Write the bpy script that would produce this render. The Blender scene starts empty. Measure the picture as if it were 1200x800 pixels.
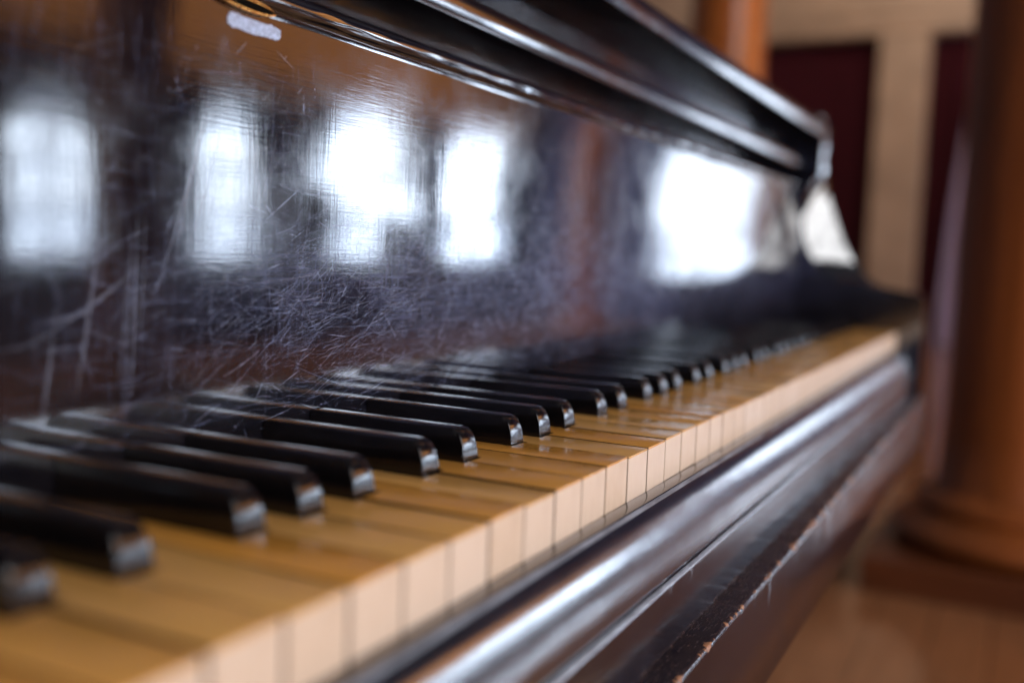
import bpy, bmesh, math, random
from mathutils import Matrix, Vector, noise
random.seed(7)
sc = bpy.context.scene
C = sc.collection
M = 0.001                                   # lengths of the piano are written in millimetres

# ------------------------------------------------------------------ camera
cam_d = bpy.data.cameras.new('camera'); cam = bpy.data.objects.new('camera', cam_d); C.objects.link(cam)
cam_d.sensor_width = 36.0; cam_d.lens = 35.05
cam_d.clip_start = 0.01; cam_d.clip_end = 200
F = Vector((0.88471506, 0.45724333, -0.0905969)); R_ = Vector((0.4616946, -0.88633698, 0.03528251)); U = Vector((0.06416669, 0.07304307, 0.99526245))
m = Matrix((R_, U, -F)).transposed().to_4x4(); m.translation = Vector((-0.42648, -0.14067, 0.08186))
cam.matrix_world = m
cam_d.dof.use_dof = True; cam_d.dof.focus_distance = 0.43; cam_d.dof.aperture_fstop = 3.3
sc.camera = cam
# ------------------------------------------------------------------ world, exposure
w = bpy.data.worlds.new('World'); sc.world = w; w.use_nodes = True
bg = w.node_tree.nodes['Background']; bg.inputs[0].default_value = (0.66, 0.70, 0.84, 1); bg.inputs[1].default_value = 0.09
sc.view_settings.view_transform = 'Standard'; sc.view_settings.look = 'None'
sc.view_settings.exposure = 0.0; sc.view_settings.gamma = 1.0; sc.view_settings.use_curve_mapping = False
sc.render.engine = 'CYCLES'
sc.cycles.use_denoising = True; sc.cycles.max_bounces = 8; sc.cycles.glossy_bounces = 5; sc.cycles.diffuse_bounces = 3
sc.cycles.transparent_max_bounces = 16; sc.cycles.caustics_reflective = True; sc.cycles.sample_clamp_indirect = 6.0
WINDOW_LIGHT = 26.0
# unseen fill lights added to the hall
def area(name, loc, target, size, size_y, power, col):
    l = bpy.data.lights.new(name, 'AREA'); l.shape = 'RECTANGLE'; l.size = size; l.size_y = size_y; l.energy = power; l.color = col
    o = bpy.data.objects.new(name, l); C.objects.link(o); o.location = loc
    o.rotation_euler = (Vector(target)-Vector(loc)).to_track_quat('-Z', 'Y').to_euler(); return o
area('gallery_fill', (5.5, -4.1, 3.0), (5.5, -5.25, 1.5), 7.0, 0.3, 420, (1, .74, .42))  # fill light added to brighten the gallery wood
area('end_wall_fill', (7.5, 0.5, 3.6), (10.4, 2.0, 1.2), 1.2, 0.6, 52, (1, .85, .68))  # fill light added for the end wall and far column

# ------------------------------------------------------------------ helpers
class NT:
    def __init__(s, name):
        s.m = bpy.data.materials.new(name); s.m.use_nodes = True; s.t = s.m.node_tree; s.n = s.t.nodes
        s.b = s.n['Principled BSDF']; s.out = s.n['Material Output']
    def new(s, typ, **kw):
        nd = s.n.new(typ)
        for k, v in kw.items():
            if k.startswith('i_'):
                key = k[2:]; key = int(key) if key.isdigit() else key.replace('_', ' ')
                s.set(nd.inputs[key], v)
            else: setattr(nd, k, v)
        return nd
    def set(s, inp, v):
        if isinstance(v, bpy.types.NodeSocket): s.t.links.new(v, inp)
        else: inp.default_value = v
    def p(s, **kw):
        for k, v in kw.items(): s.set(s.b.inputs[k.replace('_', ' ')], v)
    def coord(s, scale=(1, 1, 1), rot=(0, 0, 0), kind='Object'):
        tc = s.new('ShaderNodeTexCoord'); mp = s.new('ShaderNodeMapping'); s.t.links.new(tc.outputs[kind], mp.inputs[0])
        mp.inputs['Scale'].default_value = scale; mp.inputs['Rotation'].default_value = rot; return mp.outputs[0]
    def noise(s, vec, scale=5, detail=4, rough=.5, dist=0):
        nd = s.new('ShaderNodeTexNoise'); s.t.links.new(vec, nd.inputs['Vector'])
        nd.inputs['Scale'].default_value = scale; nd.inputs['Detail'].default_value = detail; nd.inputs['Roughness'].default_value = rough; nd.inputs['Distortion'].default_value = dist
        return nd.outputs[0]
    def ramp(s, fac, pts):
        nd = s.new('ShaderNodeValToRGB'); s.set(nd.inputs[0], fac); e = nd.color_ramp.elements
        while len(e) < len(pts): e.new(.5)
        for el, (p, c) in zip(e, pts):
            el.position = p; el.color = (c[0], c[1], c[2], 1) if isinstance(c, tuple) else (c, c, c, 1)
        return nd.outputs[0]
    def math(s, op, a, b=0.0, c=0.0):
        nd = s.new('ShaderNodeMath', operation=op); s.set(nd.inputs[0], a); s.set(nd.inputs[1], b); s.set(nd.inputs[2], c); return nd.outputs[0]
    def mix(s, fac, a, b):
        nd = s.new('ShaderNodeMix', data_type='RGBA'); s.set(nd.inputs[0], fac)
        for i, v in ((6, a), (7, b)):
            s.set(nd.inputs[i], (v[0], v[1], v[2], 1) if isinstance(v, tuple) else v)
        return nd.outputs[2]
    def bump(s, h, strength=.3, dist=.001, normal=None):
        nd = s.new('ShaderNodeBump'); s.set(nd.inputs['Height'], h); nd.inputs['Strength'].default_value = strength; nd.inputs['Distance'].default_value = dist
        if normal is not None: s.t.links.new(normal, nd.inputs['Normal'])
        return nd.outputs[0]
    def sep(s, vec):
        nd = s.new('ShaderNodeSeparateXYZ'); s.t.links.new(vec, nd.inputs[0]); return nd.outputs

def col4(c): return (c[0], c[1], c[2], 1)

def obj(name, bm, mat, parent=None, kind=None, smooth=False):
    me = bpy.data.meshes.new(name); bm.normal_update()
    bmesh.ops.recalc_face_normals(bm, faces=bm.faces); bm.to_mesh(me); bm.free()
    if mat: me.materials.append(mat)
    if smooth:
        for p in me.polygons: p.use_smooth = True
        me.set_sharp_from_angle(angle=math.radians(38))
    o = bpy.data.objects.new(name, me); C.objects.link(o)
    if parent: o.parent = parent
    if kind: o['kind'] = kind
    return o
def tag(o, label, cat, group=None):
    o['label'] = label; o['category'] = cat
    if group: o['group'] = group
    return o
def thing(name, label, cat, loc=(0, 0, 0), group=None):
    o = bpy.data.objects.new(name, None); C.objects.link(o); o.location = loc; o.empty_display_size = .05; o['kind'] = 'thing'
    return tag(o, label, cat, group)
def box(bm, x0, x1, y0, y1, z0, z1):
    v = [bm.verts.new(p) for p in ((x0,y0,z0),(x1,y0,z0),(x1,y1,z0),(x0,y1,z0),(x0,y0,z1),(x1,y0,z1),(x1,y1,z1),(x0,y1,z1))]
    for f in ((0,3,2,1),(4,5,6,7),(0,1,5,4),(1,2,6,5),(2,3,7,6),(3,0,4,7)): bm.faces.new([v[i] for i in f])
    return bm
def bx(x0, x1, y0, y1, z0, z1, bev=0, seg=2):
    bm = bmesh.new(); box(bm, x0, x1, y0, y1, z0, z1)
    if bev: bmesh.ops.bevel(bm, geom=bm.edges[:], offset=bev, segments=seg, affect='EDGES', profile=.5)
    return bm
def lathe(prof, n=40, cx=0, cy=0):
    bm = bmesh.new(); rings = []
    for r, z in prof:
        rings.append([bm.verts.new((cx+r*math.cos(2*math.pi*i/n), cy+r*math.sin(2*math.pi*i/n), z)) for i in range(n)])
    for a, b in zip(rings, rings[1:]):
        for i in range(n): bm.faces.new((a[i], a[(i+1) % n], b[(i+1) % n], b[i]))
    bm.faces.new(rings[0][::-1]); bm.faces.new(rings[-1]); return bm
def loft_x(prof, xs, jitter=None, closed=True):
    """sweep a (y,z) outline along x; jitter(x, k) -> (dy, dz) for outline point k; all in mm"""
    bm = bmesh.new(); rings = []
    for x in xs:
        ring = []
        for k, (y, z) in enumerate(prof):
            dy, dz = jitter(x, k) if jitter else (0, 0)
            ring.append(bm.verts.new((x*M, (y+dy)*M, (z+dz)*M)))
        rings.append(ring)
    n = len(prof)
    for a, b in zip(rings, rings[1:]):
        for i in range(n if closed else n-1): bm.faces.new((a[i], b[i], b[(i+1) % n], a[(i+1) % n]))
    if closed: bm.faces.new(rings[0]); bm.faces.new(rings[-1][::-1])
    return bm
def arc(cy, cz, r, a0, a1, n):
    return [(cy+r*math.cos(math.radians(a0+(a1-a0)*i/n)), cz+r*math.sin(math.radians(a0+(a1-a0)*i/n))) for i in range(n+1)]

# ------------------------------------------------------------------ materials
def mat_lacquer(name, haze=0.0, scale=1.0, rough=.09, worn=0.0):
    """old black shellac: glossy, fine crossing rub marks, a dusty film"""
    k = NT(name)
    c = k.coord()
    fine_v = k.noise(k.coord((700*scale, 700*scale, 34*scale)), 1, 3, .6)
    fine_h = k.noise(k.coord((40*scale, 300*scale, 900*scale)), 1, 3, .6)
    ripple = k.noise(k.coord((60*scale, 60*scale, 18*scale)), 1, 2, .5)
    wave = k.noise(c, 9, 2, .5)
    n1 = k.bump(fine_v, .045, .0002)
    n2 = k.bump(k.noise(k.coord((40*scale, 300*scale, 900*scale), (0, .30, 0)), 1, 2, .6), .04, .0002, k.bump(fine_h, .04, .0002, n1))
    n3 = k.bump(ripple, .05, .0006, n2)
    n4 = k.bump(wave, .05, .003, n3)
    film = k.noise(c, 14, 6, .65, .6)
    k.p(Base_Color=k.mix(k.ramp(film, [(.35, 0), (.8, 1)]), (.003, .003, .005), (.012, .009, .011)), IOR=1.62,
        Roughness=k.ramp(k.noise(c, 30, 6, .7), [(.3, rough), (.75, rough+.13)]), Normal=n4,
        Coat_Weight=.35, Coat_Roughness=.03, Coat_IOR=1.6)
    k.set(k.b.inputs['Coat Normal'], n4)
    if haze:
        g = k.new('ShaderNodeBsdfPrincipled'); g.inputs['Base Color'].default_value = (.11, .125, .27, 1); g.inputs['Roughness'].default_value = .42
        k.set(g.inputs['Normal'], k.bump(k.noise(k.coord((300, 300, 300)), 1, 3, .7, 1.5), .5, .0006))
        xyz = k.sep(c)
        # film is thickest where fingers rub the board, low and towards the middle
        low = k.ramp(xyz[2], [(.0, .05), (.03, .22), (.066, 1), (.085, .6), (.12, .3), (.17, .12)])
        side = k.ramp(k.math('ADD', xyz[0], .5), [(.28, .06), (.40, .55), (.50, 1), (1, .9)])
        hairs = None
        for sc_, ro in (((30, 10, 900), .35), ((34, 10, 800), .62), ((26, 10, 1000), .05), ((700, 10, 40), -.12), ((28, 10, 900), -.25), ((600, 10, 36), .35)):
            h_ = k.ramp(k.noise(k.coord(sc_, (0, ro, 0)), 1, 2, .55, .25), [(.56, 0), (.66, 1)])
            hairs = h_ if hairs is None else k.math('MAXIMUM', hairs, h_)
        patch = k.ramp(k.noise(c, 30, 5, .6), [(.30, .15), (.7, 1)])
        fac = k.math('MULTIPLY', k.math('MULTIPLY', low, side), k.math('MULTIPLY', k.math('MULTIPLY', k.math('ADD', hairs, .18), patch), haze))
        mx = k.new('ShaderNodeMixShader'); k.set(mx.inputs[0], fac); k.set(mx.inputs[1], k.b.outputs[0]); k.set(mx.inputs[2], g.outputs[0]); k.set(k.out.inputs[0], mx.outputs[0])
    return k.m
def mat_simple(name, colr, rough=.5, metal=0, spec=.5, nscale=20, var=.25, bump=.1, bdist=.001, stretch=(1, 1, 1)):
    k = NT(name); n = k.noise(k.coord(stretch), nscale, 5, .6)
    k.p(Base_Color=k.mix(k.ramp(n, [(.3, 0), (.7, 1)]), tuple(x*(1-var) for x in colr), tuple(min(1, x*(1+var)) for x in colr)),
        Roughness=k.ramp(n, [(.3, max(.02, rough-.06)), (.7, rough+.06)]), Metallic=metal, Normal=k.bump(n, bump, bdist))
    k.b.inputs['Specular IOR Level'].default_value = spec
    return k.m
def mat_ivory():
    k = NT('yellowed_ivory')
    oi = k.new('ShaderNodeObjectInfo'); rnd = oi.outputs['Random']
    off = k.new('ShaderNodeVectorMath', operation='SCALE'); 
    cmb = k.new('ShaderNodeCombineXYZ'); k.set(cmb.inputs[0], k.math('MULTIPLY', rnd, 7.0)); k.set(cmb.inputs[1], k.math('MULTIPLY', rnd, 3.0)); k.set(cmb.inputs[2], 0.0)
    add = k.new('ShaderNodeVectorMath', operation='ADD'); k.set(add.inputs[0], k.coord((150, 14, 60))); k.set(add.inputs[1], cmb.outputs[0])
    streak = k.noise(add.outputs[0], 1, 5, .6, .7)
    add2 = k.new('ShaderNodeVectorMath', operation='ADD'); k.set(add2.inputs[0], k.coord((38, 30, 30))); k.set(add2.inputs[1], cmb.outputs[0])
    blot = k.noise(add2.outputs[0], 1, 6, .65, .3)
    a = k.mix(k.ramp(streak, [(.3, 0), (.7, 1)]), (.68, .29, .045), (.74, .335, .060))
    b = k.mix(k.ramp(blot, [(.50, 0), (.75, .40)]), a, (.46, .17, .03))
    cc = k.mix(k.ramp(rnd, [(0, 0), (1, .38)]), b, (.84, .56, .24))
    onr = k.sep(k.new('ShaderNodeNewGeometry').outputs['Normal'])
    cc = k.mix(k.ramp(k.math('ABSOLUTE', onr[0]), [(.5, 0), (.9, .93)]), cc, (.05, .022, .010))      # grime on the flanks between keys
    # finger dirt in small specks
    spk = k.noise(k.coord((420, 420, 420)), 1, 2, .5)
    d = k.mix(k.ramp(spk, [(.70, 0), (.76, .7)]), cc, (.16, .07, .02))
    scr = k.noise(k.coord((900, 40, 100), (0, 0, .5)), 1, 2, .5)
    k.p(Base_Color=d, Roughness=k.ramp(blot, [(.3, .12), (.75, .28)]), IOR=1.6,
        Normal=k.bump(scr, .12, .0003, k.bump(blot, .12, .0015)), Subsurface_Weight=.0)
    return k.m
def mat_key_front():
    k = NT('cream_celluloid'); rnd = k.new('ShaderNodeObjectInfo').outputs['Random']
    n = k.noise(k.coord((90, 90, 30)), 1, 5, .6)
    a = k.mix(k.ramp(n, [(.3, 0), (.75, 1)]), (.76, .59, .46), (.62, .44, .31))
    k.p(Base_Color=k.mix(k.ramp(rnd, [(0, 0), (1, .45)]), a, (.80, .65, .55)), Roughness=.38, Normal=k.bump(n, .1, .0005))
    return k.m
def mat_ebony():
    k = NT('ebony_stain'); n = k.noise(k.coord((260, 16, 160)), 1, 5, .65)
    sp = k.noise(k.coord((320, 320, 320)), 1, 4, .6)
    base = k.mix(k.ramp(n, [(.35, 0), (.8, 1)]), (.003, .0025, .003), (.010, .007, .007))
    xyz = k.sep(k.coord()); worn = k.math('MULTIPLY', k.ramp(sp, [(.66, 0), (.74, .6)]), k.math('LESS_THAN', xyz[1], .004))
    k.p(Base_Color=k.mix(worn, base, (.22, .09, .035)), Roughness=k.ramp(n, [(.3, .12), (.8, .24)]), IOR=1.62, Normal=k.bump(n, .2, .0004, k.bump(sp, .08, .0003)))
    return k.m
def mat_rail():
    """black lacquered moulding, chipped to raw wood along its lower arris"""
    k = NT('chipped_black_moulding'); c = k.coord(); xyz = k.sep(c)
    cross = k.noise(k.coord((900, 60, 60), (0, 0, .1)), 1, 3, .6)
    along = k.noise(k.coord((60, 700, 700)), 1, 3, .6)
    blot = k.noise(c, 26, 6, .7, .5)
    nn = k.bump(k.noise(c, 22, 2, .5), .04, .002, k.bump(along, .06, .0002, k.bump(cross, .16, .0003)))
    # dust lying on the top of the lower ledge
    dust = k.math('MULTIPLY', k.ramp(k.noise(k.coord((160, 900, 400), (0, 0, .25)), 1, 6, .8), [(.42, 0), (.75, 1)]),
                  k.math('MULTIPLY', k.math('LESS_THAN', xyz[2], -.0735), k.math('GREATER_THAN', xyz[2], -.0759)))
    base = k.mix(k.ramp(blot, [(.4, 0), (.8, 1)]), (.007, .007, .012), (.020, .018, .027))
    base = k.mix(k.math('MULTIPLY', dust, .32), base, (.20, .10, .06))
    # raw wood where the arris has broken away
    dy = k.math('SUBTRACT', xyz[1], -.0350); dz = k.math('SUBTRACT', xyz[2], -.0753)
    dist = k.math('SQRT', k.math('ADD', k.math('MULTIPLY', dy, dy), k.math('MULTIPLY', dz, dz)))
    big = k.noise(k.coord((70, 20, 20)), 1, 5, .7); 
    thr = k.math('MULTIPLY', k.ramp(big, [(.50, 0), (.66, 1)]), .0032)
    chip = k.math('MULTIPLY', k.math('LESS_THAN', dist, thr), k.ramp(k.noise(k.coord((500, 500, 500)), 1, 3, .6), [(.3, .3), (.5, 1)]))
    wood = k.mix(k.noise(k.coord((300, 900, 900)), 1, 4, .7), (.55, .26, .12), (.16, .05, .02))
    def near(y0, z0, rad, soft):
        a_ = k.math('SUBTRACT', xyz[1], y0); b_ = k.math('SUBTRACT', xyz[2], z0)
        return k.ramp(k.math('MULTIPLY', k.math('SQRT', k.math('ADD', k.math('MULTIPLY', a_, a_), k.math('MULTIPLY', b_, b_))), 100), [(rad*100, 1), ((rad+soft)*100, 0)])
    stroke = k.ramp(k.noise(k.coord((40, 300, 300)), 1, 5, .7), [(.3, .35), (.6, 1)])
    base = k.mix(k.math('MULTIPLY', k.math('MAXIMUM', near(-.0092, -.0193, .0007, .0005), near(-.0212, -.0481, .0009, .0006)), stroke), base, (.32, .35, .42))  # bright chamfer reflections painted into the base colour along both edges
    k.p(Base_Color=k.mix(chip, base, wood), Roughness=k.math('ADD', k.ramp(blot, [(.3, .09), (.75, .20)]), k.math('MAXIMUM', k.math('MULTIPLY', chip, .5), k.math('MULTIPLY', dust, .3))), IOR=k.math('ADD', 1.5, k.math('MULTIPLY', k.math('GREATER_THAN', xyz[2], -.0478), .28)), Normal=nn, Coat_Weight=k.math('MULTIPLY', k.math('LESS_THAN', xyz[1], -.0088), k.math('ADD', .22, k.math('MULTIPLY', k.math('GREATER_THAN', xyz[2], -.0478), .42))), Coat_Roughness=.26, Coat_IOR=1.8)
    k.set(k.b.inputs['Coat Normal'], nn)
    return k.m
LACQ_BOARD = mat_lacquer('scratched_black_lacquer', haze=.42, rough=.02)
LACQ = mat_lacquer('black_lacquer', 0, .8, .09)
ARML = mat_lacquer('polished_arm_lacquer', 0, .8, .05)
ARML.node_tree.nodes['Principled BSDF'].inputs['IOR'].default_value = 2.5
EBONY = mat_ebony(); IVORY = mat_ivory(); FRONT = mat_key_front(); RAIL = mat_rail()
KEYWOOD = mat_simple('key_wood', (.05, .026, .013), .7, nscale=60, stretch=(6, 1, 3))
BRASS = mat_simple('worn_brass', (.75, .42, .12), .28, 1, nscale=400, var=.35, bump=.3, bdist=.0004)
STEEL = mat_simple('polished_plate', (.75, .78, .82), .22, 1, nscale=300, var=.2, bump=.3, bdist=.0003)
DARKSLOT = mat_simple('slot_black', (.004, .003, .002), .9, spec=.05)
FELT = mat_simple('dark_felt', (.03, .008, .008), .95, nscale=800)
REDWOOD = mat_simple('varnished_column_wood', (.42, .115, .018), .28, nscale=5, var=.35, stretch=(3, 3, .3), bump=.05)
BEIGE = mat_simple('pale_oak', (.36, .235, .155), .5, nscale=6, var=.2, stretch=(2, .5, .5))
GALLERY = mat_simple('gallery_wood', (.50, .25, .09), .45, nscale=4, var=.35, stretch=(.4, .4, 3))
WALLM = mat_simple('dim_plaster', (.045, .055, .14), .8, nscale=2, var=.3)
CURT = mat_simple('crimson_velvet', (.075, .0015, .009), .9, nscale=30, var=.3)
PALE = mat_simple('lavender_drape', (.80, .66, .84), .75, nscale=12, var=.15)
DARKWOOD = mat_simple('dark_walnut', (.030, .017, .014), .4, nscale=8, stretch=(1, 1, .2))
FRAMEW = mat_simple('window_frame_paint', (.16, .18, .26), .5)
def mat_floor():
    k = NT('waxed_floor_boards'); br = k.new('ShaderNodeTexBrick'); k.set(br.inputs['Vector'], k.coord((1, 1, 1)))
    for nm, v in (('Scale', 1.0), ('Mortar Size', .0015), ('Brick Width', 1.6), ('Row Height', .12), ('Mortar Smooth', .1)): br.inputs[nm].default_value = v
    br.inputs['Color1'].default_value = (.34, .145, .065, 1); br.inputs['Color2'].default_value = (.28, .115, .05, 1); br.inputs['Mortar'].default_value = (.05, .02, .01, 1)
    n = k.noise(k.coord((1.5, 14, 1)), 3, 5, .6)
    k.p(Base_Color=k.mix(k.ramp(n, [(.3, 0), (.8, .5)]), br.outputs[0], (.16, .06, .02)), Roughness=k.ramp(n, [(.3, .06), (.7, .15)]), Normal=k.bump(n, .1, .002))
    return k.m
FLOOR = mat_floor()
def mat_glass():
    k = NT('bright_window_pane'); k.p(Base_Color=(.8, .85, .9, 1), Roughness=.1)
    n = k.noise(k.coord((1, 1, 1)), 1.2, 3, .5)
    view = k.ramp(k.noise(k.coord((1.0, 1.0, .8)), 2.6, 4, .6, .6), [(.36, .25), (.50, .85), (.66, 1.6)])
    k.set(k.b.inputs['Emission Color'], k.mix(k.ramp(n, [(.3, 0), (.7, 1)]), (.58, .74, 1.0), (.80, .90, 1.0))); st = k.new('ShaderNodeMath', operation='MULTIPLY'); st.name = 'strength'; k.set(st.inputs[0], view); st.inputs[1].default_value = WINDOW_LIGHT; k.set(k.b.inputs['Emission Strength'], st.outputs[0])
    return k.m
GLASS = mat_glass()
def pane_of(k_):
    m2 = GLASS.copy(); m2.node_tree.nodes['strength'].inputs[1].default_value = WINDOW_LIGHT*k_; return m2
GLASS_DIM = pane_of(.85); GLASS_FAR = pane_of(.30); GLASS_FILL = pane_of(.245)
for nd_ in GLASS_FILL.node_tree.nodes:                      # the large unseen window is added to light the keys and arm
    if nd_.type == 'MIX': nd_.inputs[6].default_value = (.93, .93, .93, 1); nd_.inputs[7].default_value = (.98, .98, 1, 1)

# ------------------------------------------------------------------ the room
FZ = -.72
o = obj('floor', bx(-6.2, 10.8, -5.4, 6.2, FZ-.1, FZ), FLOOR); o['kind'] = 'structure'
o = obj('window_wall', bx(-6.2, 10.8, -5.5, -5.3, FZ, 6.2), WALLM); o['kind'] = 'structure'
o = obj('end_wall', bx(10.62, 10.8, -5.3, 6.2, FZ, 6.2), WALLM); o['kind'] = 'structure'
o = obj('side_wall', bx(-6.2, -6.04, -5.3, 6.2, FZ, 6.2), WALLM); o['kind'] = 'structure'
# gallery front running along the window wall above the windows
g = thing('gallery_balustrade', 'warm brown wooden gallery front running above the tall windows', 'gallery', (5.0, -5.0, 1.0))
bm = bx(-5.5, 5.5, -.28, -.22, .25, 1.78); obj('gallery_panel', bm, GALLERY, g)
obj('cornice', bx(-5.5, 5.5, -.29, -.14, .10, .24, .02), GALLERY, g)
obj('top_rail', bx(-5.5, 5.5, -.29, -.10, 1.79, 1.89, .02), GALLERY, g)

def window(x0, x1, z0, z1, label, cols=2, rows=3, wall='y', pane=None, arch=True):
    pane = pane or GLASS
    cx, wd = (x0+x1)/2, (x1-x0)/2; hh = z1-z0
    t = thing('tall_window', label, 'window', (cx, -5.29, z0) if wall == 'y' else (10.61, cx, z0), 'bright windows of the hall')
    if wall == 'x': t.rotation_euler = (0, 0, math.pi/2)
    f = bmesh.new(); e = .05
    box(f, -wd-e, -wd, 0, .06, -e, hh+e); box(f, wd, wd+e, 0, .06, -e, hh+e); box(f, -wd, wd, 0, .06, hh, hh+e); box(f, -wd, wd, 0, .09, -e, 0)
    obj('frame', f, FRAMEW, t)
    for i in range(1, cols): obj('mullion', bx(-wd+2*wd*i/cols-.024, -wd+2*wd*i/cols+.024, .012, .05, 0, hh), FRAMEW, t)
    for j in range(1, rows): obj('glazing_bar', bx(-wd, wd, .014, .04, hh*j/rows-.018, hh*j/rows+.018), FRAMEW, t)
    if arch:                                               # rounded head: two solid corner pieces
        for sg in (-1, 1):
            ah = wd*.75; bm = bmesh.new(); n_ = 14; fr_, bk_ = [], []
            for yy, lst in ((.055, fr_), (.012, bk_)):
                lst.append(bm.verts.new((sg*wd, yy, hh)))
                for i in range(n_+1):
                    a_ = math.pi/2*i/n_; lst.append(bm.verts.new((sg*wd*math.cos(a_), yy, hh-ah+ah*math.sin(a_))))
            bm.faces.new(fr_); bm.faces.new(bk_[::-1])
            for i in range(len(fr_)): bm.faces.new((fr_[i], bk_[i], bk_[(i+1) % len(fr_)], fr_[(i+1) % len(fr_)]))
            obj('arch_corner', bm, DARKWOOD, t)
    obj('pane', bx(-wd+.001, wd-.001, .002, .01, .001, hh-.001), pane, t)
    return t
window(3.66, 4.24, -.05, .86, 'bright window nearest the piano', 2, 3, pane=GLASS_DIM)
window(5.24, 5.84, -.06, .98, 'bright window beside the tall narrow cupboard', 1, 3, pane=GLASS_DIM)
window(6.60, 8.25, -.05, 1.16, 'widest bright window, with a low cupboard in front of its sill', 3, 3)
window(8.85, 10.0, -.05, 1.30, 'bright window beside the corner of the end wall', 2, 3)
window(-3.45, -2.45, -.15, 1.50, 'bright window in the end wall to the right of the red curtains', 2, 3, wall='x', pane=GLASS_FAR)
window(-4.6, 1.9, -.1, 5.8, 'largest window, unseen, added behind the player to light the keys and arm', 5, 5, pane=GLASS_FILL, arch=False)

def cupboard(x, y, w_, d_, h_, label, cat='cupboard'):
    t = thing('cupboard', label, cat, (x, y, FZ))
    obj('carcass', bx(-w_/2, w_/2, -d_/2, d_/2, .06, h_, .008), DARKWOOD, t)
    obj('plinth', bx(-w_/2+.02, w_/2-.02, -d_/2+.02, d_/2-.02, 0, .058), DARKWOOD, t)
    for s in (-1, 1):
        d = obj('door', bx(min(s*.01, s*(w_/2-.02)), max(s*.01, s*(w_/2-.02)), d_/2+.002, d_/2+.02, .1, h_-.04, .004), DARKWOOD, t)
        obj('handle', bx(s*.04-.008, s*.04+.008, d_/2+.021, d_/2+.05, h_/2-.05, h_/2+.05, .004), BRASS, d)
cupboard(7.55, -4.85, .62, .4, 1.02, 'low dark walnut cupboard standing before the widest window')
cupboard(5.95, -4.85, .42, .4, 1.28, 'tall narrow dark walnut cupboard beside the second window')

# columns
PLINTHWOOD = mat_simple('dark_plinth_wood', (.11, .028, .008), .35, nscale=5, var=.35, stretch=(3, .4, 3))
NEARWOOD = mat_simple('dark_varnished_wood', (.26, .068, .014), .3, nscale=5, var=.35, stretch=(3, 3, .3), bump=.05)
def column(x, y, R, label, top=4.3, REDWOOD=REDWOOD):
    t = thing('wooden_column', label, 'column', (x, y, FZ), 'varnished wooden columns')
    h = R*1.75
    obj('plinth', bx(-h, h, -h, h, 0, .085, .006), PLINTHWOOD, t)
    tor = [(R*1.42, .086)] + [(R*1.42+R*.16*math.sin(math.pi*i/10), .086+.07*i/10) for i in range(11)] + [(R*1.34, .165), (R*1.28, .175)]
    tor += [(R*1.24+R*.07*math.sin(math.pi*i/8), .178+.04*i/8) for i in range(9)] + [(R*1.12, .225), (R*1.04, .25), (R*1.005, .361)]
    obj('base_moulding', lathe(tor, 56), REDWOOD, t, smooth=True)
    obj('shaft', lathe([(R, .361), (R*.99, 1.6), (R*.95, top-FZ)], 56), REDWOOD, t, smooth=True)
    return t
column(2.44, -.150, .190, 'thick red brown column on a square plinth at the right end of the piano', REDWOOD=NEARWOOD)
column(4.67, 1.32, .19, 'orange brown column rising behind the far end of the piano lid')
column(2.93, -3.4, .17, 'varnished column opposite the keyboard, between the first two windows', REDWOOD=NEARWOOD)
column(8.0, -3.2, .19, 'varnished column standing near the end wall window')
# end wall: beam, post, curtains
t = thing('gallery_beam', 'pale oak beam and post framing the red curtains on the end wall', 'beam', (10.3, 1.45, FZ))
obj('beam', bx(-.12, .12, -1.2, 3.2, 3.06, 4.0, .02), BEIGE, t); obj('beam_moulding', bx(-.16, -.122, -1.2, 3.2, 3.22, 3.32, .012), BEIGE, t)
obj('post', bx(-.10, .12, -.55, -.09, 0, 3.058, .015), BEIGE, t)
def curtain(y0, y1, z0, z1, x, mat, name, label, cat, n=90, amp=.05, waves=9, gather=None):
    bm = bmesh.new(); rows = 24; g_ = []
    for j in range(rows+1):
        v = j/rows; z = z0+(z1-z0)*v; row = []
        for i in range(n+1):
            u = i/n; yy = y0+(y1-y0)*u
            if gather: 
                s = gather(v); yy = s[0]+(s[1]-s[0])*u
            xx = amp*math.sin(u*waves*2*math.pi+.6*math.sin(v*3+u*5))*(1-.35*v)
            row.append(bm.verts.new((xx, yy-y0, z-z0)))
        g_.append(row)
    for a, b in zip(g_, g_[1:]):
        for i in range(n): bm.faces.new((a[i], a[i+1], b[i+1], b[i]))
    back = bmesh.ops.solidify(bm, geom=bm.faces[:], thickness=.006)
    o = obj(name, bm, mat, smooth=True); o.location = (x, y0, z0); return tag(o, label, cat, 'curtains on the end wall')
curtain(1.38, 3.6, FZ+.01, 2.33, 10.45, CURT, 'curtain', 'deep crimson velvet curtain hanging to the left of the pale post', 'curtain', waves=11)
curtain(.30, .92, FZ+.01, 2.33, 10.45, CURT, 'curtain', 'narrow crimson curtain between the pale post and the thick column', 'curtain', waves=4)

curtain(.20, .80, FZ+.01, 1.75, 10.3, PALE, 'curtain', 'pale lavender drape gathered beside the thick column', 'curtain', waves=5, gather=lambda v: (.20, .66-.16*v*v))
# ------------------------------------------------------------------ the piano
piano = thing('grand_piano', 'old black piano with yellowed ivory keys and a scratched fallboard', 'piano', (0, 0, 0))
P = 23.5; N0, N1 = -15, 37            # white key boundaries, gap number 0 lies at x = 0
XL, XR = N0*P, N1*P
YF, YB = 0.0, 124.2
blacks = {}                            # gap number -> centre offset
for c in range(-13, 37, 7):
    for d, of in ((1, -2.5), (2, 2.5), (4, -3.5), (5, 0), (6, 3.5)): blacks[c+d] = of
blacks[-14] = 0.0
blacks = {k: v for k, v in blacks.items() if N0 < k < N1}

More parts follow.
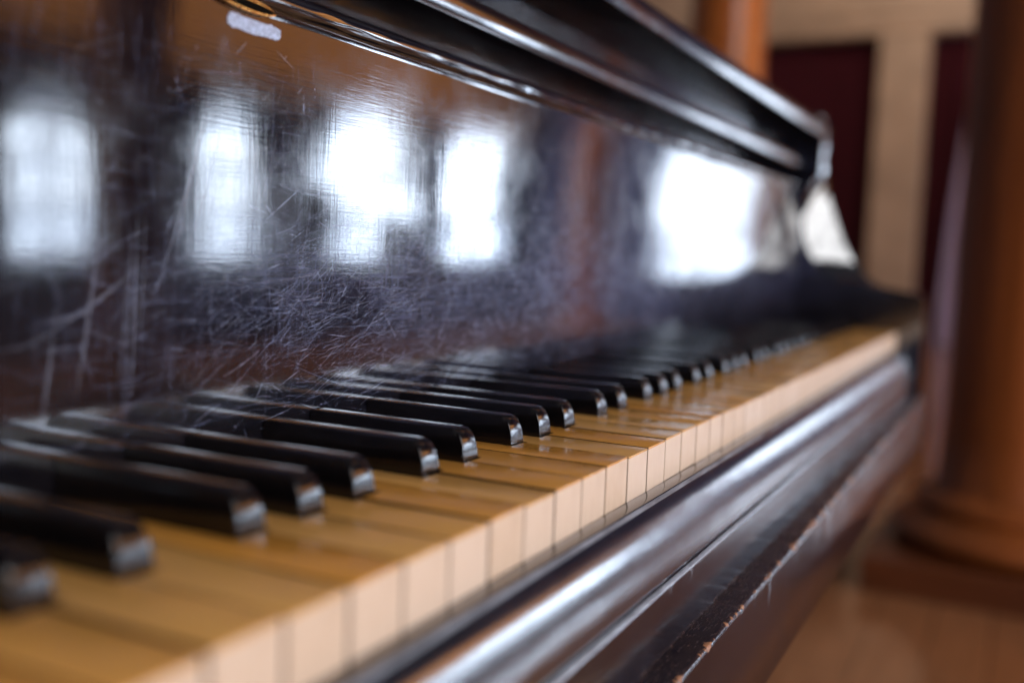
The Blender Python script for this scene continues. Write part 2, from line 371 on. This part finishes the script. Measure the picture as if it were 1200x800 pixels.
def key_outline(nl, nr, grow=0.0, front=0.0):
    g_ = .60 - grow; pts = [(g_, front)]
    pts.append((P-g_, front))
    if nr: pts += [(P-g_, 47.8), (P-nr, 47.8), (P-nr, YB)]
    else: pts += [(P-g_, YB)]
    if nl: pts += [(nl, YB), (nl, 47.8), (g_, 47.8)]
    else: pts += [(g_, YB)]
    return pts
def prism(pts, z0, z1, bev_top=0, corner=0, seg=2):
    bm = bmesh.new(); lo = [bm.verts.new((x*M, y*M, z0*M)) for x, y in pts]; f = bm.faces.new(lo)
    ex = bmesh.ops.extrude_face_region(bm, geom=[f]); vs = [v for v in ex['geom'] if isinstance(v, bmesh.types.BMVert)]
    bmesh.ops.translate(bm, vec=(0, 0, (z1-z0)*M), verts=vs)
    if corner:
        es = [e for e in bm.edges if abs(e.verts[0].co.z-e.verts[1].co.z) > 1e-5 and e.verts[0].co.y < .002]
        bmesh.ops.bevel(bm, geom=es, offset=corner*M, segments=3, affect='EDGES', profile=.5)
    if bev_top:
        es = [e for e in bm.edges if all(abs(v.co.z-z1*M) < 1e-6 for v in e.verts)]
        bmesh.ops.bevel(bm, geom=es, offset=bev_top*M, segments=seg, affect='EDGES', profile=.6)
    return bm
cache = {}
def white_key(i):
    """white key between gaps i and i+1"""
    nl = 6.9+blacks[i] if i in blacks else 0; nr = 6.9-blacks[i+1] if i+1 in blacks else 0
    key = (nl, nr)
    if key not in cache:
        body = obj('white_key', prism(key_outline(nl, nr, -.25, 1.0), -26, -.85), KEYWOOD, piano)
        top = obj('ivory_top', prism(key_outline(nl, nr, 0, -.15), -.8, 0, .12, .9, 2), IVORY, body, smooth=True)
        fr = obj('key_front', bx(.72*M, (P-.72)*M, 0.05*M, .95*M, -19.5*M, -.82*M, .12*M, 1), FRONT, body)
        cache[key] = (body.data, top.data, fr.data); parts = (body, top, fr)
    else:
        ds = cache[key]; parts = []
        for nm, d in zip(('white_key', 'ivory_top', 'key_front'), ds):
            o = bpy.data.objects.new(nm, d); C.objects.link(o); parts.append(o)
        parts[0].parent = piano; parts[1].parent = parts[0]; parts[2].parent = parts[0]
    b = parts[0]; b.location = ((i*P+random.uniform(-.12, .12))*M, random.uniform(-.15, .15)*M, random.uniform(-.55, .12)*M)
    b.rotation_euler = (random.uniform(-.001, .0015), random.uniform(-.005, .005), random.uniform(-.0012, .0012))
for i in range(N0, N1): white_key(i)

def black_mesh():
    """sharp: flat top, rounded nose that slopes down to the front, sides leaning in"""
    nose = [(0, -3.0), (0, 0), (.40, 3.0), (.80, 5.6), (1.5, 8.0), (2.6, 9.9), (4.2, 11.3), (6.4, 11.95)]
    bm = bmesh.new(); rings = []
    def wid(z): return (11.5 - 1.9*max(0, z)/12)/2
    st = [(y, z) for y, z in nose] + [(75.2, 12.0)]
    for y, z in st:
        w_ = wid(z); rings.append(([bm.verts.new((-w_*M, y*M, z*M)), bm.verts.new((w_*M, y*M, z*M))]))
    for a, b in zip(rings, rings[1:]): bm.faces.new((a[0], a[1], b[1], b[0]))
    bl, br_ = [bm.verts.new((s*5.75*M, 75.2*M, -3*M)) for s in (-1, 1)]
    L = [r[0] for r in rings]; Rr = [r[1] for r in rings]
    bm.faces.new(L + [bl]); bm.faces.new([br_] + Rr[::-1]); bm.faces.new((rings[-1][0], rings[-1][1], br_, bl)); bm.faces.new((L[0], bl, br_, Rr[0]))
    es = []
    for a, b in zip(rings, rings[1:]):
        for k in (0, 1):
            e = bm.edges.get((a[k], b[k]))
            if e: es.append(e)
    bmesh.ops.bevel(bm, geom=es, offset=.45*M, segments=2, affect='EDGES', profile=.5, clamp_overlap=True)
    return bm
first = None
for g_, of in sorted(blacks.items()):
    if first is None:
        first = obj('black_key', black_mesh(), EBONY, piano, smooth=True); o = first
    else:
        o = first.copy(); C.objects.link(o); o.parent = piano
    o.location = ((g_*P+of+random.uniform(-.15, .15))*M, (49+random.uniform(-.3, .3))*M, random.uniform(-.25, .2)*M)
    o.rotation_euler = (0, random.uniform(-.01, .01), random.uniform(-.002, .002))

# key bed under the keys
obj('key_bed', bx((XL-22)*M, (XR+24)*M, 4*M, 400*M, -110*M, -27*M), FELT, piano)

# fallboard: glossy upright board with a rolled top edge
xs = [XL-.5 + (XR+1-XL)*i/400 for i in range(401)]
prof = [(125, .8), (125, 40), (125, 80), (125, 120), (125, 167), (124.8, 169.2)] + arc(127.2, 174.2, 5.0, 232, 92, 16) + [(158, 178.6), (158, .8)]
def jf(x, k):
    if 6 <= k <= 22: return (.25*noise.noise(Vector((x*.05, k*.7, 0))), .25*noise.noise(Vector((x*.06, 3, k*.6))))
    return (0, 0)
fall = obj('fallboard', loft_x(prof, xs, jf), LACQ_BOARD, piano, smooth=True)
fall['label'] = 'scratched glossy black fallboard'
# board and ledges above it
obj('name_board', bx((XL-.4)*M, (XR+.4)*M, 160*M, 172*M, 20*M, 195*M), LACQ, piano)
ledge = [(170, 194), (123, 194), (120.2, 195), (119.3, 197), (118.4, 205.4), (119.2, 207.2), (121, 208), (170, 208)]
obj('music_ledge', loft_x(ledge, [XL-.3+(XR-XL+.6)*i/60 for i in range(61)]), LACQ, piano, smooth=True)
obj('upper_panel', bx((XL-.4)*M, (XR+.4)*M, 152*M, 160*M, 208.3*M, 235*M), LACQ, piano)
lid = obj('lid', loft_x([(900, 236), (105, 236), (102.6, 236.8), (101.9, 238.6), (100.6, 249), (101.4, 251.4), (104, 252.4), (900, 252.4)], [XL-30+(XR-XL+62)*i/60 for i in range(61)]), LACQ, piano, smooth=True)
obj('back_case', bx((XL-24)*M, (XR+24)*M, 800*M, 830*M, -110*M, 235.5*M), LACQ, piano)
# round button at the end of the lid
kb = obj('lid_button', lathe([(.001, 0), (.0062, .0005), (.0075, .004), (.0068, .008), (.004, .0105), (.001, .0112)], 24), LACQ, piano, smooth=True); kb.location = (.862, .108, .2528)

# side arms with a cove sweeping down to the key block
arm_out = [(-31, -135), (-29, 38), (-27.5, 42), (-25, 45), (-21, 47), (-5, 48.5), (20, 53), (38, 61), (52, 73), (63, 87), (72, 103), (80, 121), (88, 143), (95, 163), (100, 182), (102, 205), (102, 235.5), (799, 235.5), (799, -135)]
arm_in = [(-31, -135), (-29, 38), (-27.5, 42), (-25, 45), (-21, 47), (-5, 48.5), (22, 53.5), (52, 58), (82, 63), (102, 74), (114, 90), (121, 110), (123, 132), (121, 155), (113, 176), (103, 196), (102, 235.5), (799, 235.5), (799, -135)]
def arm_obj(x0, x1, in_first):
    bm = bmesh.new(); n = 8
    A, B = (arm_in, arm_out) if in_first else (arm_out, arm_in); rings = []
    for j in range(n+1):
        t_ = j/n; e_ = t_ if in_first else 1-t_; sc_ = .55*math.sin(math.pi*t_)       # hollow the cove a little
        ring = []
        for (ya, za), (yb, zb) in zip(A, B):
            hollow = 3.0*sc_*(1 if abs(ya-yb) > 6 else 0)
            ring.append(bm.verts.new(((x0+(x1-x0)*t_)*M, (ya+(yb-ya)*t_+hollow)*M, (za+(zb-za)*t_)*M)))
        rings.append(ring)
    for a, b in zip(rings, rings[1:]):
        for i in range(len(a)): bm.faces.new((a[i], b[i], b[(i+1) % len(a)], a[(i+1) % len(a)]))
    bm.faces.new(rings[0]); bm.faces.new(rings[-1][::-1])
    return obj('side_arm', bm, ARML, piano, smooth=True)
arm_obj(XR+1.5, XR+27, True)
arm_obj(XL-27, XL-1.5, False)
# key blocks filling the ends of the keyboard are low; rails run in front of the keys
slip = [(2.5, -80), (2.5, -20.2), (1.8, -19.6), (-7.4, -18.5), (-8.4, -18.7)]
y_, z_ = -10.0, -20.0; slip.append((y_, z_))
for n0, n1, ln in ((52, 25, 8), (25, 12, 12), (12, -3, 11)):       # normal turns from steep to level down the rounded face
    for i in range(7):
        a_ = math.radians(n0+(n1-n0)*(i+.5)/7); y_ -= math.sin(a_)*ln/7; z_ -= math.cos(a_)*ln/7; slip.append((y_, z_))
slip.append((-19.6, -80))
XSR = [XL-.5 + (XR+1-XL)*i/700 for i in range(701)]
def js(x, k):
    return (.05*noise.noise(Vector((x*.05, k*.2, 1))), .05*noise.noise(Vector((x*.05, k*.2, 9))))
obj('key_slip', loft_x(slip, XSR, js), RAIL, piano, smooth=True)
step = [(-19.9, -75.2), (-19.9, -47.9), (-20.6, -47.7), (-21.5, -48.1), (-22.0, -48.9), (-22.05, -49.8), (-22.2, -56), (-22.3, -74.0), (-22.3, -75.2)]
def jst(x, k):
    if k in (2, 3, 4):
        c = noise.noise(Vector((x*.09, 4.2, .5))); nick = max(0, c-.5)*1.6
        return (.12*noise.noise(Vector((x*.5, k, 0)))+nick*.6, .12*noise.noise(Vector((x*.45, k, 7)))-nick*.8)
    return (0, 0)
XD = [XL-.5 + (XR+1-XL)*i/1300 for i in range(1301)]
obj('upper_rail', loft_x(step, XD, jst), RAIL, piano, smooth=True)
low = [(2, -75.6), (-33.4, -75.3), (-34.4, -75.5), (-35.0, -76.1), (-35.3, -77.3), (-35.35, -78.6), (-35.5, -100), (-35.5, -133), (-34, -135), (2, -135)]
def jl(x, k):
    if 2 <= k <= 4:
        c = noise.noise(Vector((x*.07, 11.3, .2)))*.7+noise.noise(Vector((x*.33, 2.3, .2)))*.5; nick = max(0, c-.18)*3.4
        s = {1: .9, 2: 1, 3: 1, 4: .5}[k]
        return (min(1.9, nick)*s+.15*noise.noise(Vector((x*.9, k, 0))), -min(1.6, nick)*s*.5+.12*noise.noise(Vector((x*.9, k, 5))))
    return (0, 0)
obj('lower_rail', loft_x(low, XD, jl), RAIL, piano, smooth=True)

# lock plate let into the top of the fallboard
lp = obj('lock_plate', lathe([(.0001, -.005), (.0150, -.005), (.0154, .0004), (.0148, .0009), (.0001, .0009)], 40), BRASS, piano, smooth=True)
lp.rotation_euler = (math.radians(90), math.radians(2), 0); lp.scale = (1, .15, 1); lp.location = (-.1387, .1228, .1685)
sl = obj('bolt_slot', lathe([(.0001, 0), (.0138, 0), (.0138, .0004), (.0001, .0004)], 40), DARKSLOT, lp)
sl.location = (0.0006, 0, .0009); sl.scale = (.99, .78, 1)
bm = bmesh.new(); rp = random.Random(5); n_ = 44; ring = []
for i in range(n_):                                         # ragged pale patch: a window reflection in a dent, painted as colour
    a_ = 2*math.pi*i/n_; cx_, cz_ = math.cos(a_), math.sin(a_)
    sx = abs(cx_)**.35*math.copysign(1, cx_)*14.2+rp.uniform(-.5, .5); sz = abs(cz_)**.4*math.copysign(1, cz_)*2.7+rp.uniform(-.35, .35)
    ring.append(bm.verts.new((sx*M, 0, sz*M)))
f_ = bm.faces.new(ring); e_ = bmesh.ops.extrude_face_region(bm, geom=[f_]); bmesh.ops.translate(bm, vec=(0, .0004, 0), verts=[v for v in e_['geom'] if isinstance(v, bmesh.types.BMVert)])
pt = obj('glint_patch', bm, mat_simple('painted_glint', (.32, .40, .58), .2, nscale=500, var=.4, bump=.5, bdist=.0006), piano); pt.location = (-.1320, .1248, .1620); pt.rotation_euler = (0, math.radians(1), 0)

# ---- scratches in the lacquer: thin raised burrs and grooves, one part
def scratch_bm(paths):
    bm = bmesh.new()
    for pts, wd in paths:
        prev = None; n = len(pts)
        for i, (x, z) in enumerate(pts):
            a = pts[max(0, i-1)]; b = pts[min(n-1, i+1)]; dx, dz = b[0]-a[0], b[1]-a[1]; l = math.hypot(dx, dz) or 1
            t_ = i/(n-1); ww = wd*(.15+.85*math.sin(math.pi*min(.999, max(.001, t_))))/2
            px, pz = -dz/l*ww, dx/l*ww; y = 124.96
            v = (bm.verts.new(((x+px)*M, y*M, (z+pz)*M)), bm.verts.new(((x-px)*M, y*M, (z-pz)*M)))
            if prev: bm.faces.new((prev[0], prev[1], v[1], v[0]))
            prev = v
    return bm
def curve(x, z, ang, ln, bend, n=9):
    pts = []; a = ang-bend/2
    for i in range(n):
        pts.append((x, z)); x += ln/(n-1)*math.cos(a); z += ln/(n-1)*math.sin(a); a += bend/(n-1)
    return [p for p in pts if 2 < p[1] < 157]
def mat_scratch(name, alpha, colr):
    k = NT(name); n = k.noise(k.coord((120, 120, 120)), 1, 4, .7)
    k.p(Base_Color=col4(colr), Roughness=.35, Alpha=k.math('MULTIPLY', k.ramp(n, [(.3, .25), (.7, 1)]), alpha)); return k.m
fine, faint, bold = [], [], []
rs = random.Random(3)
for i in range(6200):
    x = rs.gauss(70, 150) if rs.random() < .65 else rs.uniform(-230, 420)
    z = rs.gauss(54, 25)
    if z > 150 or z < 6 or (x < -130 and rs.random() < .6): continue
    if rs.random() < .85: ang = rs.gauss(.30, .38)
    else: ang = rs.uniform(0, math.pi)
    p = curve(x, z, ang, rs.uniform(4, 26)*(1 if rs.random() < .9 else 2.2), rs.gauss(0, .22))
    if len(p) > 3: (faint if rs.random() < .82 else fine).append((p, rs.uniform(.07, .15) if rs.random() < .92 else .26))
for i in range(2200):                       # long light wipes over the whole board
    x = rs.uniform(-250, 700); z = rs.uniform(10, 150); ang = rs.choice((rs.gauss(0, .15), rs.gauss(1.5, .12)))
    p = curve(x, z, ang, rs.uniform(6, 40), rs.gauss(0, .15))
    if len(p) > 3: faint.append((p, rs.uniform(.07, .14)))
for i in range(150):                        # separate longer scratches, mostly steep or lying low
    x = rs.uniform(-215, 120); z = rs.uniform(25, 150); ang = rs.gauss(1.25, .22) if rs.random() < .55 else rs.gauss(.25, .25)
    p = curve(x, z, ang, rs.uniform(8, 38), rs.gauss(0, .12), 12)
    if len(p) > 4: bold.append((p, rs.uniform(.10, .24)))
for i in range(420):                       # little pits
    x = rs.uniform(-250, 300); z = rs.uniform(10, 155); p = curve(x, z, rs.uniform(0, 3), rs.uniform(.3, 1.2), 0, 4)
    fine.append((p, rs.uniform(.12, .3)))
def seg(a, b, wd, bend=0.05, out=None):
    ang = math.atan2(b[1]-a[1], b[0]-a[0]); (bold if out is None else out).append((curve(a[0], a[1], ang, math.dist(a, b), bend, 12), wd*1.6))
seg((-179, 64), (-154.5, 136), .55, .12); seg((-181, 60), (-157, 124), .30, .1); seg((-167, 74), (-148, 127), .35, .15); seg((-172, 70), (-160, 112), .35, -.1)
seg((-190, 28), (-187.5, 90), .5, .05); seg((-193, 24), (-190, 84), .35, .03); seg((-196, 30), (-191, 76), .25, .05); seg((-186, 44), (-184, 92), .25, .02)
seg((-233, 47), (-186, 74), .5, .3); seg((-212, 30), (-203, 82), .6, .05); seg((-225, 20), (-219, 60), .5, .05)
seg((-130, 90), (-117, 128), .18, .05); seg((-128, 84), (-119, 120), .12, .1); seg((-105, 67), (-96, 104), .14, .1)
seg((-150, 66), (-62, 74), .13, .18); seg((-140, 60), (-80, 71), .12, -.15); seg((-88, 72), (-52, 64), .22, -.1); seg((-104, 52), (-70, 56), .14, .1)
seg((-130, 46), (-100, 62), .12, .3); seg((-92, 30), (-84, 22), .16, -.9); seg((-160, 40), (-120, 70), .14, .3); seg((-145, 34), (-135, 60), .12, .3)
seg((-120, 160-4), (-108, 150), .2, .1); seg((-142, 150), (-136, 156), .3, .1); seg((-75, 138), (-68, 141), .25, .1); seg((-107, 141), (-103, 145), .2, 0)
s1 = obj('scratches', scratch_bm(faint), mat_scratch('faint_scratch', .38, (.42, .50, .85)), fall, 'stuff')
s2 = obj('scratches', scratch_bm(fine), mat_scratch('fine_scratch', .55, (.55, .6, .85)), fall, 'stuff')
s3 = obj('scratches', scratch_bm(bold), mat_scratch('bold_scratch', .36, (.45, .50, .68)), fall, 'stuff')

# splinters standing up where the lower rail is chipped
bm = bmesh.new()
for i in range(260):
    x = rs.gauss(-90, 110); c = noise.noise(Vector((x*.07, 11.3, .2)))*.7+noise.noise(Vector((x*.33, 2.3, .2)))*.5
    if c < .22: continue
    y, z = -33.6+rs.uniform(-1.0, 1.0), -75.9-rs.uniform(0, 1.4); l = rs.uniform(.6, 2.2)
    q_ = [bm.verts.new(((x+a*l)*M, (y+b)*M, (z+d)*M)) for a, b, d in ((-1, 0, 0), (0, -.35, .05), (1, 0, .1), (0, .1, .55))]
    bm.faces.new((q_[0], q_[1], q_[3])); bm.faces.new((q_[1], q_[2], q_[3])); bm.faces.new((q_[0], q_[2], q_[1])); bm.faces.new((q_[0], q_[3], q_[2]))
obj('splinters', bm, mat_simple('raw_wood', (.55, .24, .10), .8, nscale=600, var=.4), piano, 'stuff')
